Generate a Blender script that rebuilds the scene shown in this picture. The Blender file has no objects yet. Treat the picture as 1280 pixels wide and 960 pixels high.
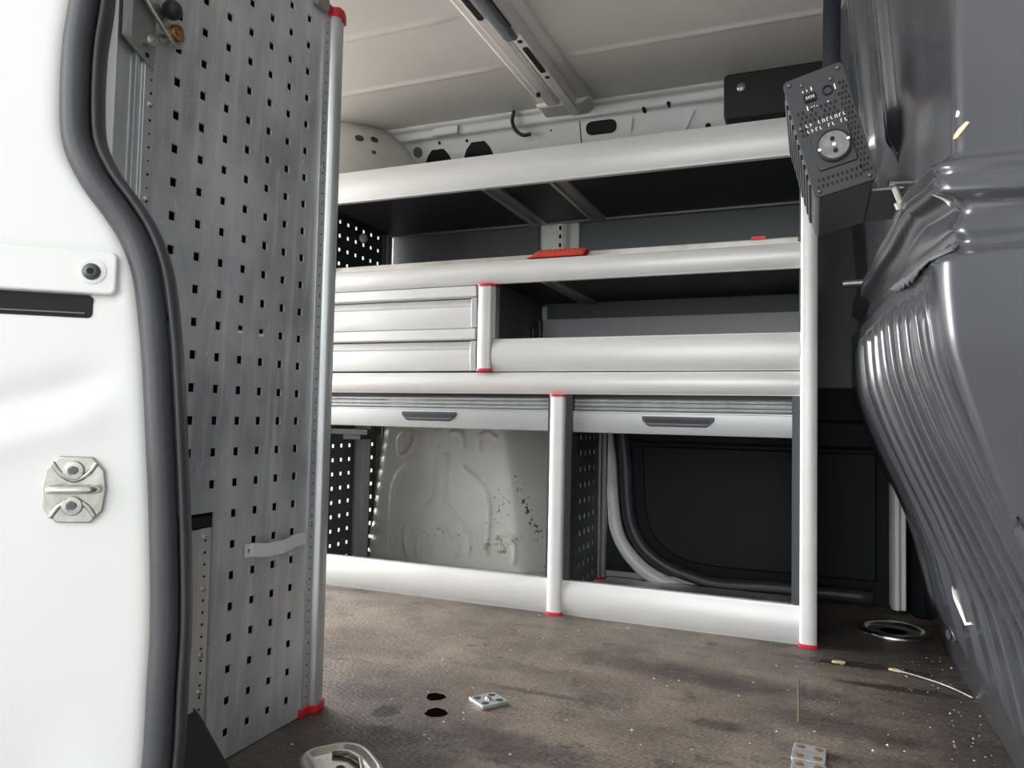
import bpy, math, random
import numpy as np
from mathutils import Vector, Matrix
random.seed(7)
C = bpy.context.scene.collection
PI = math.pi

# ------------------------------------------------------------------ helpers
class MB:
    """collects pieces and links them as one mesh object"""
    def __init__(s): s.v, s.f = [], []
    def add(s, vs, fs):
        b = len(s.v); s.v += [tuple(map(float, v)) for v in vs]
        s.f += [tuple(b+i for i in f) for f in fs]; return s
    def box(s, x0, x1, y0, y1, z0, z1):
        return s.add([(x0,y0,z0),(x1,y0,z0),(x1,y1,z0),(x0,y1,z0),(x0,y0,z1),(x1,y0,z1),(x1,y1,z1),(x0,y1,z1)],
                     [(0,3,2,1),(4,5,6,7),(0,1,5,4),(1,2,6,5),(2,3,7,6),(3,0,4,7)])
    def prism(s, prof, axis, a, b):
        """closed profile of 2D points swept along an axis; x:(y,z)  y:(x,z)  z:(x,y)"""
        n = len(prof)
        def p(q, t): return {'x':(t,q[0],q[1]),'y':(q[0],t,q[1]),'z':(q[0],q[1],t)}[axis]
        vs = [p(q,a) for q in prof]+[p(q,b) for q in prof]
        fs = [(i,(i+1)%n,n+(i+1)%n,n+i) for i in range(n)]+[tuple(range(n-1,-1,-1)),tuple(range(n,2*n))]
        return s.add(vs, fs)
    def tube(s, pts, r, n=10, closed=False, caps=True):
        pts = [Vector(p) for p in pts]; m = len(pts); rs = r if isinstance(r,(list,tuple)) else [r]*m
        vs, fs = [], []; up = None
        for i,p in enumerate(pts):
            if closed: t = pts[(i+1)%m]-pts[i-1]
            else: t = pts[min(i+1,m-1)]-pts[max(i-1,0)]
            t.normalize()
            if up is None:
                up = t.cross(Vector((0,0,1)))
                if up.length < .1: up = t.cross(Vector((1,0,0)))
            up = (up-t*up.dot(t)).normalized(); w = t.cross(up)
            for k in range(n):
                a = 2*PI*k/n; vs.append(p+up*(math.cos(a)*rs[i])+w*(math.sin(a)*rs[i]))
        for i in range(m if closed else m-1):
            for k in range(n):
                j = (i+1)%m
                fs.append((i*n+k,i*n+(k+1)%n,j*n+(k+1)%n,j*n+k))
        if caps and not closed: fs += [tuple(range(n-1,-1,-1)), tuple(range((m-1)*n,m*n))]
        return s.add(vs, fs)
    def lathe(s, prof, o=(0,0,0), ax=(0,0,1), n=24):
        """profile of (radius, height) turned round an axis through o"""
        ax = Vector(ax).normalized(); u = ax.orthogonal().normalized(); w = ax.cross(u); o = Vector(o)
        vs, fs = [], []; m = len(prof)
        for r,h in prof:
            for k in range(n):
                a = 2*PI*k/n; vs.append(o+ax*h+u*(math.cos(a)*r)+w*(math.sin(a)*r))
        for i in range(m-1):
            for k in range(n): fs.append((i*n+k,i*n+(k+1)%n,(i+1)*n+(k+1)%n,(i+1)*n+k))
        fs += [tuple(range(n-1,-1,-1)), tuple(range((m-1)*n,m*n))]
        return s.add(vs, fs)
    def grid(s, P):
        """P: array (n,m,3) of points"""
        P = np.asarray(P); n,m = P.shape[:2]
        return s.add(P.reshape(-1,3).tolist(), [(i*m+j,i*m+j+1,(i+1)*m+j+1,(i+1)*m+j) for i in range(n-1) for j in range(m-1)])
    def build(s, name, mat, parent=None, smooth=None, bevel=0, seg=2, solid=0, offset=-1, M=None):
        me = bpy.data.meshes.new(name)
        vs = s.v if M is None else [tuple(M @ Vector(v)) for v in s.v]
        me.from_pydata(vs, [], s.f); me.update()
        o = bpy.data.objects.new(name, me); C.objects.link(o)
        me.materials.append(mat)
        if parent: o.parent = parent
        if solid:
            md = o.modifiers.new('thick','SOLIDIFY'); md.thickness = solid; md.offset = offset
        if bevel:
            md = o.modifiers.new('edge','BEVEL'); md.width = bevel; md.segments = seg; md.limit_method = 'ANGLE'; md.angle_limit = math.radians(40)
        if smooth is not None:
            me.shade_smooth() if smooth >= 180 else me.set_sharp_from_angle(angle=math.radians(smooth))
            if smooth < 180:
                for p in me.polygons: p.use_smooth = True
        return o

def thing(name, label, cat, loc=(0,0,0), rz=0, group=None):
    o = bpy.data.objects.new(name, None); C.objects.link(o); o.empty_display_size = .05
    o.location = loc; o.rotation_euler = (0,0,rz); return tag(o, label, cat, group)
def tag(o, label, cat, group=None):
    o['label'] = label; o['category'] = cat
    if group: o['group'] = group
    return o
def struct(o):
    o['kind'] = 'structure'; return o
def local(mb, e):
    """world-coordinate pieces expressed in the frame of the empty e"""
    m = (Matrix.Translation(e.location) @ e.rotation_euler.to_matrix().to_4x4()).inverted()
    mb.v = [tuple(m @ Vector(v)) for v in mb.v]; return mb
def arc(c, r, a0, a1, n, ry=None):
    ry = r if ry is None else ry
    return [(c[0]+r*math.cos(math.radians(a0+(a1-a0)*i/n)), c[1]+ry*math.sin(math.radians(a0+(a1-a0)*i/n))) for i in range(n+1)]
def rrect(x0,x1,y0,y1,r,n=5):
    return arc((x1-r,y0+r),r,-90,0,n)+arc((x1-r,y1-r),r,0,90,n)+arc((x0+r,y1-r),r,90,180,n)+arc((x0+r,y0+r),r,180,270,n)
def smooth_path(pts, n=8):
    """Catmull-Rom through points"""
    P = [np.array(p,float) for p in pts]; out = []
    for i in range(len(P)-1):
        a,b,c,d = P[max(i-1,0)],P[i],P[i+1],P[min(i+2,len(P)-1)]
        for k in range(n):
            t = k/n; out.append(.5*((2*b)+(c-a)*t+(2*a-5*b+4*c-d)*t*t+(3*b-a-3*c+d)*t**3))
    out.append(P[-1]); return out

# ------------------------------------------------------------------ materials
def mat(name, col, rough=.5, metal=0, coat=0, spec=.5, var=None, scale=6, stretch=(1,1,1), bump=0, bscale=80, rvar=0, detail=4):
    m = bpy.data.materials.new(name); m.use_nodes = True
    nt = m.node_tree; b = nt.nodes['Principled BSDF']; L = nt.links
    b.inputs['Base Color'].default_value = (*col,1); b.inputs['Roughness'].default_value = rough
    b.inputs['Metallic'].default_value = metal; b.inputs['Coat Weight'].default_value = coat; b.inputs['Coat Roughness'].default_value = .12
    b.inputs['Specular IOR Level'].default_value = spec
    tc = nt.nodes.new('ShaderNodeTexCoord'); mp = nt.nodes.new('ShaderNodeMapping'); mp.inputs['Scale'].default_value = stretch
    L.new(tc.outputs['Object'], mp.inputs['Vector'])
    if var or rvar:
        n = nt.nodes.new('ShaderNodeTexNoise'); n.inputs['Scale'].default_value = scale; n.inputs['Detail'].default_value = detail; n.inputs['Roughness'].default_value = .6
        L.new(mp.outputs[0], n.inputs['Vector'])
        if var:
            r = nt.nodes.new('ShaderNodeValToRGB'); r.color_ramp.elements[0].position = .35; r.color_ramp.elements[1].position = .65
            r.color_ramp.elements[0].color = (*var,1); r.color_ramp.elements[1].color = (*col,1)
            L.new(n.outputs['Fac'], r.inputs['Fac']); L.new(r.outputs['Color'], b.inputs['Base Color'])
        if rvar:
            q = nt.nodes.new('ShaderNodeMapRange'); q.inputs['From Min'].default_value = .3; q.inputs['From Max'].default_value = .7
            q.inputs['To Min'].default_value = rough-rvar; q.inputs['To Max'].default_value = rough+rvar
            L.new(n.outputs['Fac'], q.inputs['Value']); L.new(q.outputs[0], b.inputs['Roughness'])
    if bump:
        n2 = nt.nodes.new('ShaderNodeTexNoise'); n2.inputs['Scale'].default_value = bscale; n2.inputs['Detail'].default_value = 3
        L.new(mp.outputs[0], n2.inputs['Vector'])
        bp = nt.nodes.new('ShaderNodeBump'); bp.inputs['Strength'].default_value = bump; bp.inputs['Distance'].default_value = .002
        L.new(n2.outputs['Fac'], bp.inputs['Height']); L.new(bp.outputs[0], b.inputs['Normal'])
    return m

M_white = mat('white_body_paint', (.74,.75,.72), .35, coat=.15, var=(.72,.73,.695), scale=3)
M_roof = mat('warm_lit_roof_paint', (.74,.715,.67), .42, var=(.69,.67,.63), scale=2.5)  # white paint tinted beige to stand in for light off the floor
M_arch = mat('scuffed_white_paint', (.82,.81,.77), .38, coat=.2, var=(.72,.71,.66), scale=5)
M_fascia = mat('satin_aluminium', (.73,.725,.71), .42, metal=.25, var=(.68,.675,.66), scale=5, stretch=(1,6,6))
M_alu = mat('bare_aluminium', (.70,.72,.72), .32, metal=.75, var=(.60,.62,.62), scale=8, stretch=(6,6,1))
M_aludull = mat('grey_anodised', (.52,.53,.535), .42, metal=.5)
def galv_mat():
    m = mat('galvanised_sheet', (.70,.71,.715), .38, metal=.35, var=(.34,.35,.355), scale=3.2, stretch=(1,1.5,.9), rvar=.09, detail=9)
    nt = m.node_tree; N = nt.nodes; L = nt.links; b = N['Principled BSDF']; src = b.inputs['Base Color'].links[0].from_socket
    tc = N.new('ShaderNodeTexCoord')
    for rot,st,sc,p0,p1,c in ((.10,(1,70,2.2),6,.66,.74,(.85,.86,.86)),(-.25,(1,90,3),5,.68,.75,(.82,.83,.83)),(1.2,(1,80,3),5,.69,.76,(.82,.83,.83)),(.04,(1,14,.9),4,.52,.80,(.74,.75,.75)),(.3,(1,20,18),9,.68,.76,(.85,.85,.83))):
        mp = N.new('ShaderNodeMapping'); mp.inputs['Rotation'].default_value = (rot,0,0); mp2 = N.new('ShaderNodeMapping'); mp2.inputs['Scale'].default_value = st
        L.new(tc.outputs['Object'], mp.inputs['Vector']); L.new(mp.outputs[0], mp2.inputs['Vector'])
        n = N.new('ShaderNodeTexNoise'); n.inputs['Scale'].default_value = sc; n.inputs['Detail'].default_value = 3; L.new(mp2.outputs[0], n.inputs['Vector'])
        q = N.new('ShaderNodeMapRange'); q.inputs['From Min'].default_value = p0; q.inputs['From Max'].default_value = p1; q.inputs['To Max'].default_value = .7; L.new(n.outputs['Fac'], q.inputs['Value'])
        x = N.new('ShaderNodeMix'); x.data_type = 'RGBA'; L.new(q.outputs[0], x.inputs[0]); L.new(src, x.inputs[6]); x.inputs[7].default_value = (*c,1); src = x.outputs[2]
    L.new(src, b.inputs['Base Color']); return m
M_galv = galv_mat()
M_cut = mat('lit_cut_edge', (.80,.80,.78), .4, metal=.3)  # shiny cut edges, paled further to stand in for light on them
M_galvd = mat('dark_perforated_sheet', (.10,.102,.105), .45, metal=.5)
M_under = mat('black_shelf_board', (.014,.014,.017), .55)
M_chan = mat('grey_channel', (.32,.31,.30), .4, metal=.5)
M_liner = mat('grey_wall_liner', (.115,.125,.13), .5, var=(.10,.11,.115), scale=2)
M_binback = mat('mid_grey_panel', (.46,.46,.465), .5)
M_black = mat('black_plastic', (.018,.018,.020), .5)
M_door = mat('black_door_lining', (.006,.0065,.010), .55, spec=.2)
M_rubber = mat('black_rubber', (.035,.035,.040), .42, spec=.5, var=(.05,.05,.056), scale=25, stretch=(1,1,.3), bump=.1, bscale=200)
M_red = mat('red_plastic', (.62,.018,.030), .4)
M_redcl = mat('orange_red_cloth', (.50,.045,.022), .8, bump=.8, bscale=160)
M_darkch = mat('dark_guide_channel', (.045,.047,.055), .45)
M_zinc = mat('zinc_steel', (.56,.56,.51), .32, metal=.85, var=(.40,.40,.35), scale=60, bump=.15, bscale=120)
M_steel = mat('bright_steel', (.70,.68,.64), .22, metal=1, var=(.55,.52,.47), scale=20)
M_dsteel = mat('dark_bolt_steel', (.10,.105,.11), .4, metal=.6)
M_inv = mat('inverter_case', (.13,.13,.135), .38, metal=.6)
M_invf = mat('inverter_face', (.030,.031,.034), .5, spec=.3)
M_hole = mat('hole_black', (.004,.004,.005), .8)
M_pit = mat('black_pit', (.004,.002,.002), .9, spec=0)
M_print = mat('white_print_lit_holes', (.75,.75,.72), .5)
M_copper = mat('copper_rivet', (.52,.28,.10), .38, metal=.85, var=(.25,.14,.07), scale=120)
M_rust = mat('rusty_screw', (.36,.19,.08), .6, metal=.4, var=(.20,.11,.06), scale=200)
M_plate = mat('worn_zinc_plate', (.50,.51,.50), .45, metal=.5, var=(.36,.37,.36), scale=60)
M_bar = mat('pale_bar', (.62,.60,.56), .4, metal=.3, var=(.40,.37,.33), scale=3, stretch=(2,1,1))
M_crumb = mat('crumbs', (.62,.57,.48), .8)
M_chip = mat('raw_wood_chip', (.60,.47,.30), .8)
M_twig = mat('brown_twig', (.20,.14,.09), .8)
M_primer = mat('chipped_paint', (.62,.38,.25), .7)
M_scuff = mat('white_scuff', (.80,.79,.74), .6)
M_tape = mat('torn_grey_tape', (.10,.10,.11), .7, bump=.5, bscale=60)
M_clear = mat('dull_socket_grey', (.17,.16,.155), .45, metal=.2, var=(.09,.085,.085), scale=90)
M_skin = M_white

def bulk_mat():
    m = mat('grey_bulkhead_paint', (.044,.046,.051), .23, coat=.15, rvar=.05, scale=5, detail=6)
    nt = m.node_tree; b = nt.nodes['Principled BSDF']; L = nt.links
    tc = nt.nodes.new('ShaderNodeTexCoord')
    n = nt.nodes.new('ShaderNodeTexNoise'); n.inputs['Scale'].default_value = 9; n.inputs['Detail'].default_value = 2
    L.new(tc.outputs['Object'], n.inputs['Vector'])
    bp = nt.nodes.new('ShaderNodeBump'); bp.inputs['Strength'].default_value = .06; bp.inputs['Distance'].default_value = .01
    L.new(n.outputs['Fac'], bp.inputs['Height']); L.new(bp.outputs[0], b.inputs['Normal'])
    return m
M_bulk = bulk_mat()

def floor_mat():
    m = bpy.data.materials.new('coated_plywood_floor'); m.use_nodes = True
    nt = m.node_tree; N = nt.nodes; L = nt.links; b = N['Principled BSDF']
    tc = N.new('ShaderNodeTexCoord')
    def noise(s, d=5, r=.6, st=(1,1,1)):
        mp = N.new('ShaderNodeMapping'); mp.inputs['Scale'].default_value = st; L.new(tc.outputs['Object'], mp.inputs['Vector'])
        n = N.new('ShaderNodeTexNoise'); n.inputs['Scale'].default_value = s; n.inputs['Detail'].default_value = d; n.inputs['Roughness'].default_value = r
        L.new(mp.outputs[0], n.inputs['Vector']); return n.outputs['Fac']
    def ramp(f, *st):
        r = N.new('ShaderNodeValToRGB')
        for i,(p,c) in enumerate(st):
            e = r.color_ramp.elements[i] if i < 2 else r.color_ramp.elements.new(p)
            e.position = p; e.color = (*c,1)
        L.new(f, r.inputs['Fac']); return r.outputs['Color']
    def mix(a, bb, f, mode='MIX'):
        x = N.new('ShaderNodeMix'); x.data_type = 'RGBA'; x.blend_type = mode
        if isinstance(f,(int,float)): x.inputs[0].default_value = f
        else: L.new(f, x.inputs[0])
        for s,q in ((6,a),(7,bb)):
            if isinstance(q,tuple): x.inputs[s].default_value = (*q,1)
            else: L.new(q, x.inputs[s])
        return x.outputs[2]
    def mth(op, a, c=None):
        x = N.new('ShaderNodeMath'); x.operation = op
        for i,q in enumerate((a,c)):
            if q is None: continue
            if isinstance(q,(int,float)): x.inputs[i].default_value = q
            else: L.new(q, x.inputs[i])
        return x.outputs[0]
    def blob(p, r, soft, wob=.4):
        """1 inside a spill of radius r round p, with a ragged edge"""
        sx,sy = r if isinstance(r,tuple) else (r,r)
        mp = N.new('ShaderNodeMapping'); mp.inputs['Location'].default_value = (-p[0]/sx,-p[1]/sy,0); mp.inputs['Scale'].default_value = (1/sx,1/sy,0)
        L.new(tc.outputs['Object'], mp.inputs['Vector'])
        ln = N.new('ShaderNodeVectorMath'); ln.operation = 'LENGTH'; L.new(mp.outputs[0], ln.inputs[0])
        d = mth('ADD', ln.outputs['Value'], mth('MULTIPLY', mth('SUBTRACT', wobble, .5), wob*2))
        q = N.new('ShaderNodeMapRange'); q.interpolation_type = 'SMOOTHSTEP'
        q.inputs['From Min'].default_value = 1+soft; q.inputs['From Max'].default_value = 1-soft
        L.new(d, q.inputs['Value']); return q.outputs[0]
    wobble = mth('ADD', mth('MULTIPLY', noise(14, 8, .75), .55), mth('MULTIPLY', noise(60, 8, .8), .45))
    base = ramp(noise(6,9,.7), (.30,(.135,.110,.090)), (.70,(.300,.250,.206)))
    fine = ramp(noise(230,4,.75), (.34,(.42,.41,.41)), (.66,(1.40,1.37,1.32)))
    col = mix(base, fine, .8, 'MULTIPLY')
    mottle = N.new('ShaderNodeMapRange'); mottle.inputs['From Min'].default_value = .33; mottle.inputs['From Max'].default_value = .62; mottle.inputs['To Min'].default_value = .45
    L.new(noise(75,8,.8), mottle.inputs['Value']); mottle = mottle.outputs[0]
    b.inputs['Specular IOR Level'].default_value = .30
    # leathery wear lines and black smears
    cr_ = ramp(noise(38,6,.75,(1,1.3,1)), (.455,(1,1,1)), (.49,(.55,.53,.53)), (.525,(1,1,1)))
    col = mix(col, cr_, .55, 'MULTIPLY')
    sp = ramp(noise(4.2,10,.74,(1,1.5,1)), (.51,(0,0,0)), (.60,(1,1,1)))
    col = mix(col, (.055,.046,.048), mth('MULTIPLY', mth('MULTIPLY', sp, mottle), .70))
    sp2 = ramp(noise(11,10,.78,(1,1.6,1)), (.585,(0,0,0)), (.63,(1,1,1)))
    col = mix(col, (.030,.025,.027), mth('MULTIPLY', sp2, .75))
    for p,r,s,w,c,a in [((-.66,.96),(.20,.30),.5,.9,(.040,.038,.041),.72), ((.15,1.92),(.28,.24),.4,.9,(.022,.021,.020),.92), ((.28,1.45),(.14,.32),.5,1.0,(.026,.024,.024),.82),
                        ((.10,1.72),(.15,.020),.4,1.2,(.014,.013,.015),.95), ((.16,1.60),(.12,.016),.4,1.4,(.014,.013,.015),.95), ((-.20,1.50),(.22,.045),.5,1.5,(.040,.035,.036),.8), ((-.42,1.06),(.14,.05),.5,1.5,(.030,.026,.028),.8), ((-.47,1.285),(.09,.010),.5,1.2,(.04,.035,.035),.8),
                        ((.05,1.36),(.12,.05),.5,1.5,(.035,.030,.031),.75), ((-.60,1.02),(.07,.03),.5,1.6,(.02,.018,.02),.8), ((-.15,1.28),(.05,.02),.5,1.6,(.02,.018,.02),.8),
                        ((-.668,1.10),(.022,.026),.2,1.6,(.012,.012,.014),.95), ((-.637,1.03),(.02,.018),.2,1.6,(.012,.012,.014),.95)]:
        col = mix(col, c, mth('MULTIPLY', mth('MULTIPLY', blob(p,r,s,w), mottle), a))
    L.new(col, b.inputs['Base Color'])
    rg = N.new('ShaderNodeMapRange'); rg.inputs['From Min'].default_value = .3; rg.inputs['From Max'].default_value = .7; rg.inputs['To Min'].default_value = .34; rg.inputs['To Max'].default_value = .60
    L.new(noise(4,6), rg.inputs['Value']); L.new(rg.outputs[0], b.inputs['Roughness'])
    # raised anti-slip dots
    mp = N.new('ShaderNodeMapping'); mp.inputs['Scale'].default_value = (1,1,0); mp.inputs['Rotation'].default_value = (0,0,.5); L.new(tc.outputs['Object'], mp.inputs['Vector'])
    vo = N.new('ShaderNodeTexVoronoi'); vo.inputs['Scale'].default_value = 105; vo.inputs['Randomness'].default_value = .45; L.new(mp.outputs[0], vo.inputs['Vector'])
    h = mth('ADD', mth('MULTIPLY', vo.outputs['Distance'], .8), mth('MULTIPLY', noise(120,3), .7))
    bp = N.new('ShaderNodeBump'); bp.inputs['Strength'].default_value = .6; bp.inputs['Distance'].default_value = .002
    L.new(h, bp.inputs['Height']); L.new(bp.outputs[0], b.inputs['Normal'])
    return m
M_floor = floor_mat()

def arch_mat():
    """white arch paint with black scuffs worn along its front corner and grime low down"""
    m = M_arch; nt = m.node_tree; N = nt.nodes; L = nt.links; b = N['Principled BSDF']
    src = b.inputs['Base Color'].links[0].from_socket
    tc = N.new('ShaderNodeTexCoord')
    def msk(c, r, rot, sc, thr):
        mp = N.new('ShaderNodeMapping'); mp.vector_type = 'TEXTURE'; mp.inputs['Location'].default_value = (c[0],2.1,c[1]); mp.inputs['Rotation'].default_value = (0,rot,0); mp.inputs['Scale'].default_value = (r[0],1,r[1])
        L.new(tc.outputs['Object'], mp.inputs['Vector'])
        fl = N.new('ShaderNodeVectorMath'); fl.operation = 'MULTIPLY'; fl.inputs[1].default_value = (1,0,1); L.new(mp.outputs[0], fl.inputs[0])
        ln = N.new('ShaderNodeVectorMath'); ln.operation = 'LENGTH'; L.new(fl.outputs[0], ln.inputs[0])
        n = N.new('ShaderNodeTexNoise'); n.inputs['Scale'].default_value = sc; n.inputs['Detail'].default_value = 6; n.inputs['Roughness'].default_value = .75; L.new(tc.outputs['Object'], n.inputs['Vector'])
        a = N.new('ShaderNodeMath'); a.operation = 'MULTIPLY_ADD'; L.new(ln.outputs['Value'], a.inputs[0]); a.inputs[1].default_value = .16; L.new(n.outputs['Fac'], a.inputs[2])
        q = N.new('ShaderNodeMapRange'); q.inputs['From Min'].default_value = thr+.03; q.inputs['From Max'].default_value = thr-.02; L.new(a.outputs[0], q.inputs['Value'])
        return q.outputs[0]
    for c,r,rot,sc,thr,colr in [((-.84,.20),(.018,.20),-.32,60,.50,(.05,.045,.04)), ((-.93,.10),(.10,.05),0,25,.52,(.30,.27,.17)), ((-.93,.22),(.09,.16),0,45,.44,(.16,.14,.10)), ((-1.1,.12),(.3,.10),0,90,.40,(.14,.12,.10))]:
        x = N.new('ShaderNodeMix'); x.data_type = 'RGBA'; L.new(msk(c,r,rot,sc,thr), x.inputs[0]); L.new(src, x.inputs[6]); x.inputs[7].default_value = (*colr,1); src = x.outputs[2]
    L.new(src, b.inputs['Base Color'])
arch_mat()

# ------------------------------------------------------------------ setting: floor, roof, walls
struct(MB().box(-2.6,.62,.60,2.42,-.04,0).build('floor', M_floor))
struct(MB().box(-2.8,12,-14,14,-.62,-.60).build('ground', mat('asphalt', (.13,.13,.13), .85, var=(.09,.09,.09), scale=30)))
struct(MB().box(-14,-2.8,-14,14,-.62,-.60).build('ground_bounce', mat('pale_bounce_ground', (.50,.46,.41), .8, var=(.44,.41,.37), scale=30)))  # unseen pale ground, added to bounce daylight in from the rear

# roof skin with pressed beads
xs = np.arange(-2.6,.80,.02); ys = np.concatenate([np.arange(.42,2.12,.006), [2.12]])
X,Y = np.meshgrid(xs,ys,indexing='ij')
Z = np.full_like(X,1.452)
for yb in (.72,.99,1.26,1.53,1.80):
    fade = 1/(1+np.exp(-(np.abs(X+.695)-.115)/.008))
    Z -= .006*np.exp(-((Y-yb)/.009)**2)*fade
r = MB().grid(np.stack([X,Y,Z],-1)); 
roof = struct(r.build('ceiling', M_roof, smooth=180, solid=.02, offset=-1))
BX = -.030
# hat section roof bow with slots
bow = MB().prism([(-.745,1.452),(-.735,1.443),(-.715,1.443),(-.705,1.425),(-.672,1.425),(-.668,1.434),(-.656,1.434),(-.652,1.418),(-.622,1.418),(-.612,1.440),(-.585,1.443),(-.578,1.452)],'y',.5,2.10); bow.v = [(x+BX,y,z) for x,y,z in bow.v]
bw = bow.build('trim_1', M_roof, bevel=.003, smooth=40); struct(bw)
for y0,y1,x in ((1.08,1.30,-.690),(1.40,1.52,-.690),(1.66,1.80,-.637),(1.30,1.56,-.637)):
    MB().prism(rrect(x+BX-.007,x+BX+.007,y0,y1,.006),'z',1.4155 if x > -.66 else 1.4225,1.43).build('slot', M_hole, bw)
for y,x in ((1.63,-.637),(1.83,-.637),(1.93,-.70)):
    MB().lathe([(.006,0),(.006,.01)],(x+BX,y,1.4155),n=12).build('hole', M_hole, bw)
MB().prism([(-.698,1.412),(-.685,1.404),(-.665,1.404),(-.658,1.412)],'y',.9,1.60).build('cover_strip', M_liner, bw, bevel=.003, smooth=40)
# bracket where bow meets side rail
MB().prism([(-.775,1.44),(-.77,1.425),(-.63,1.422),(-.605,1.44)],'y',2.02,2.115).build('bow_foot', M_roof, bw, bevel=.008, smooth=40)

# far side wall: pressed rail at the top, sheet below
prof = [(2.085,1.456),(2.082,1.448),(2.088,1.441),(2.098,1.436),(2.105,1.415),(2.122,1.410),(2.132,1.385),(2.150,1.345),(2.20,1.30),(2.24,1.24),(2.29,1.10),(2.31,.9),(2.31,-.04)]
P = np.array(smooth_path(prof,4)); xs = np.arange(-2.6,.66,.03)
G = np.array([[(x,p[0],p[1]) for p in P] for x in xs])
wb = struct(MB().grid(G).build('wall_back', M_white, smooth=60))
def railY(z): return float(np.interp(z, P[::-1,1], P[::-1,0]))
def rail_patch(name, pts, m, th=.004, parent=wb):
    """a recess or plate following the rail's slope; pts (x,z), a convex outline cut into level strips"""
    z0, z1 = min(p[1] for p in pts), max(p[1] for p in pts); n = len(pts); L_, R_ = [], []
    for z in np.linspace(z0+1e-5,z1-1e-5,11):
        xc = []
        for k in range(n):
            (xa,za),(xb,zb) = pts[k],pts[(k+1)%n]
            if (za-z)*(zb-z) <= 0 and za != zb: xc.append(xa+(xb-xa)*(z-za)/(zb-za))
        L_.append((min(xc),z)); R_.append((max(xc),z))
    q = [(x,railY(z)+.003,z) for x,z in L_], [(x,railY(z)-th,z) for x,z in L_], [(x,railY(z)-th,z) for x,z in R_], [(x,railY(z)+.003,z) for x,z in R_]
    return MB().grid(q).build(name, m, parent)
rail_patch('rail_slot', rrect(-.648,-.552,1.366,1.404,.018), M_hole, .0015)
rail_patch('rail_slot', [(-1.225,1.33),(-1.105,1.33),(-1.122,1.366),(-1.138,1.384),(-1.182,1.384),(-1.200,1.366)], M_hole, .0015)
rail_patch('rail_slot', [(-1.080,1.33),(-.955,1.33),(-.972,1.372),(-.988,1.391),(-1.035,1.391),(-1.055,1.372)], M_door, .0015)
for x,z,q in ((-1.235,1.383,.017),(-1.15,1.402,.005),(-1.05,1.398,.005),(-.465,1.412,.006),(-.392,1.417,.006),(-.285,1.352,.008),(-.76,1.395,.003)):
    rail_patch('rail_hole', arc((x,z),q,0,345,14), M_hole if q < .012 else M_dsteel, .0018)
for x0,x1,z0,z1 in ((-.52,-.512,1.36,1.40),(-.36,-.33,1.345,1.395)):
    rail_patch('rail_bead', [(x0,z0),(x0+.01,z0),(x1+.01,z1),(x1,z1)], M_white, .004)
rail_patch('rail_seam', [(-.668,1.33),(-.664,1.33),(-.664,1.41),(-.668,1.41)], M_liner, .0008)
rail_patch('rail_clip', [(-1.16,1.412),(-1.07,1.412),(-1.065,1.437),(-1.15,1.437)], M_white, .012)
# rounded corner pressing at the rear end of the rail
th = np.linspace(0,PI,28); ph = np.linspace(0,PI/2,14)
D = np.array([[(-1.53+.31*math.cos(t)*math.cos(f), 2.2-.36*math.sin(f), 1.235+.31*math.sin(t)*math.cos(f)) for f in ph] for t in np.linspace(-PI*.04,PI*1.04,40)])
struct(MB().grid(D).build('trim_2', M_roof, smooth=180))
t2 = bpy.data.objects['trim_2']
for x,y,z,q in ((-1.37,1.985,1.37,.014),(-1.33,2.01,1.385,.013),(-1.318,1.99,1.335,.007)):
    v = Vector(((x+1.53)/.31**2,(y-2.2)/.36**2,(z-1.235)/.31**2)); k = 1/math.sqrt(((x+1.53)/.31)**2+((y-2.2)/.36)**2+((z-1.235)/.31)**2)
    p = Vector((-1.53+(x+1.53)*k,2.2+(y-2.2)*k,1.235+(z-1.235)*k))
    MB().lathe([(q,-.004),(q,.0012),(q*.8,.0014)],p,v,n=16).build('plug_hole', M_dsteel, t2, smooth=40)
# black plastic trim at the front end of the rail
tr = struct(MB().prism(rrect(-.232,.20,1.325,1.452,.014),'y',2.05,2.14).build('trim_3', M_black, bevel=.004, smooth=40))
MB().lathe([(.012,-.01),(.012,.003),(.008,.006)],(-.185,2.05,1.41),(0,-1,0),n=16).build('bolt', M_zinc, tr, smooth=40)
# grey liner boards on the far wall behind the rack and the white body post between them
for x0,x1 in ((-1.402,-.845),(-.70,.16)):
    struct(MB().box(x0,x1,2.262,2.275,.60,1.24).build('wall_back_liner', M_liner, bevel=.003))
po = struct(MB().prism([(-.845,2.30),(-.842,2.272),(-.83,2.262),(-.79,2.262),(-.782,2.250),(-.745,2.250),(-.738,2.262),(-.705,2.262),(-.70,2.30)],'z',.56,1.30).build('trim_4', M_white, bevel=.003, smooth=40))
MB().box(-.775,-.753,2.247,2.251,.90,1.14).build('slotted_strip', M_scuff, po)
for k in range(8): MB().box(-.768,-.760,2.2462,2.2475,.915+k*.028,.928+k*.028).build('slot', M_hole, po)

fl_ = bpy.data.objects['floor']
for x,y,rr in ((-.622,1.189,.017),(-.588,1.127,.0185)):
    a_ = [(x+rr*(1+.07*math.sin(3*t+x*40)+.05*math.sin(7*t))*math.cos(t), y+rr*(1+.07*math.sin(3*t+x*40)+.05*math.sin(7*t))*math.sin(t)) for t in np.linspace(0,2*PI,36,endpoint=False)]
    MB().prism(a_,'z',-.004,.0006).build('filled_hole', M_pit, fl_)

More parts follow.
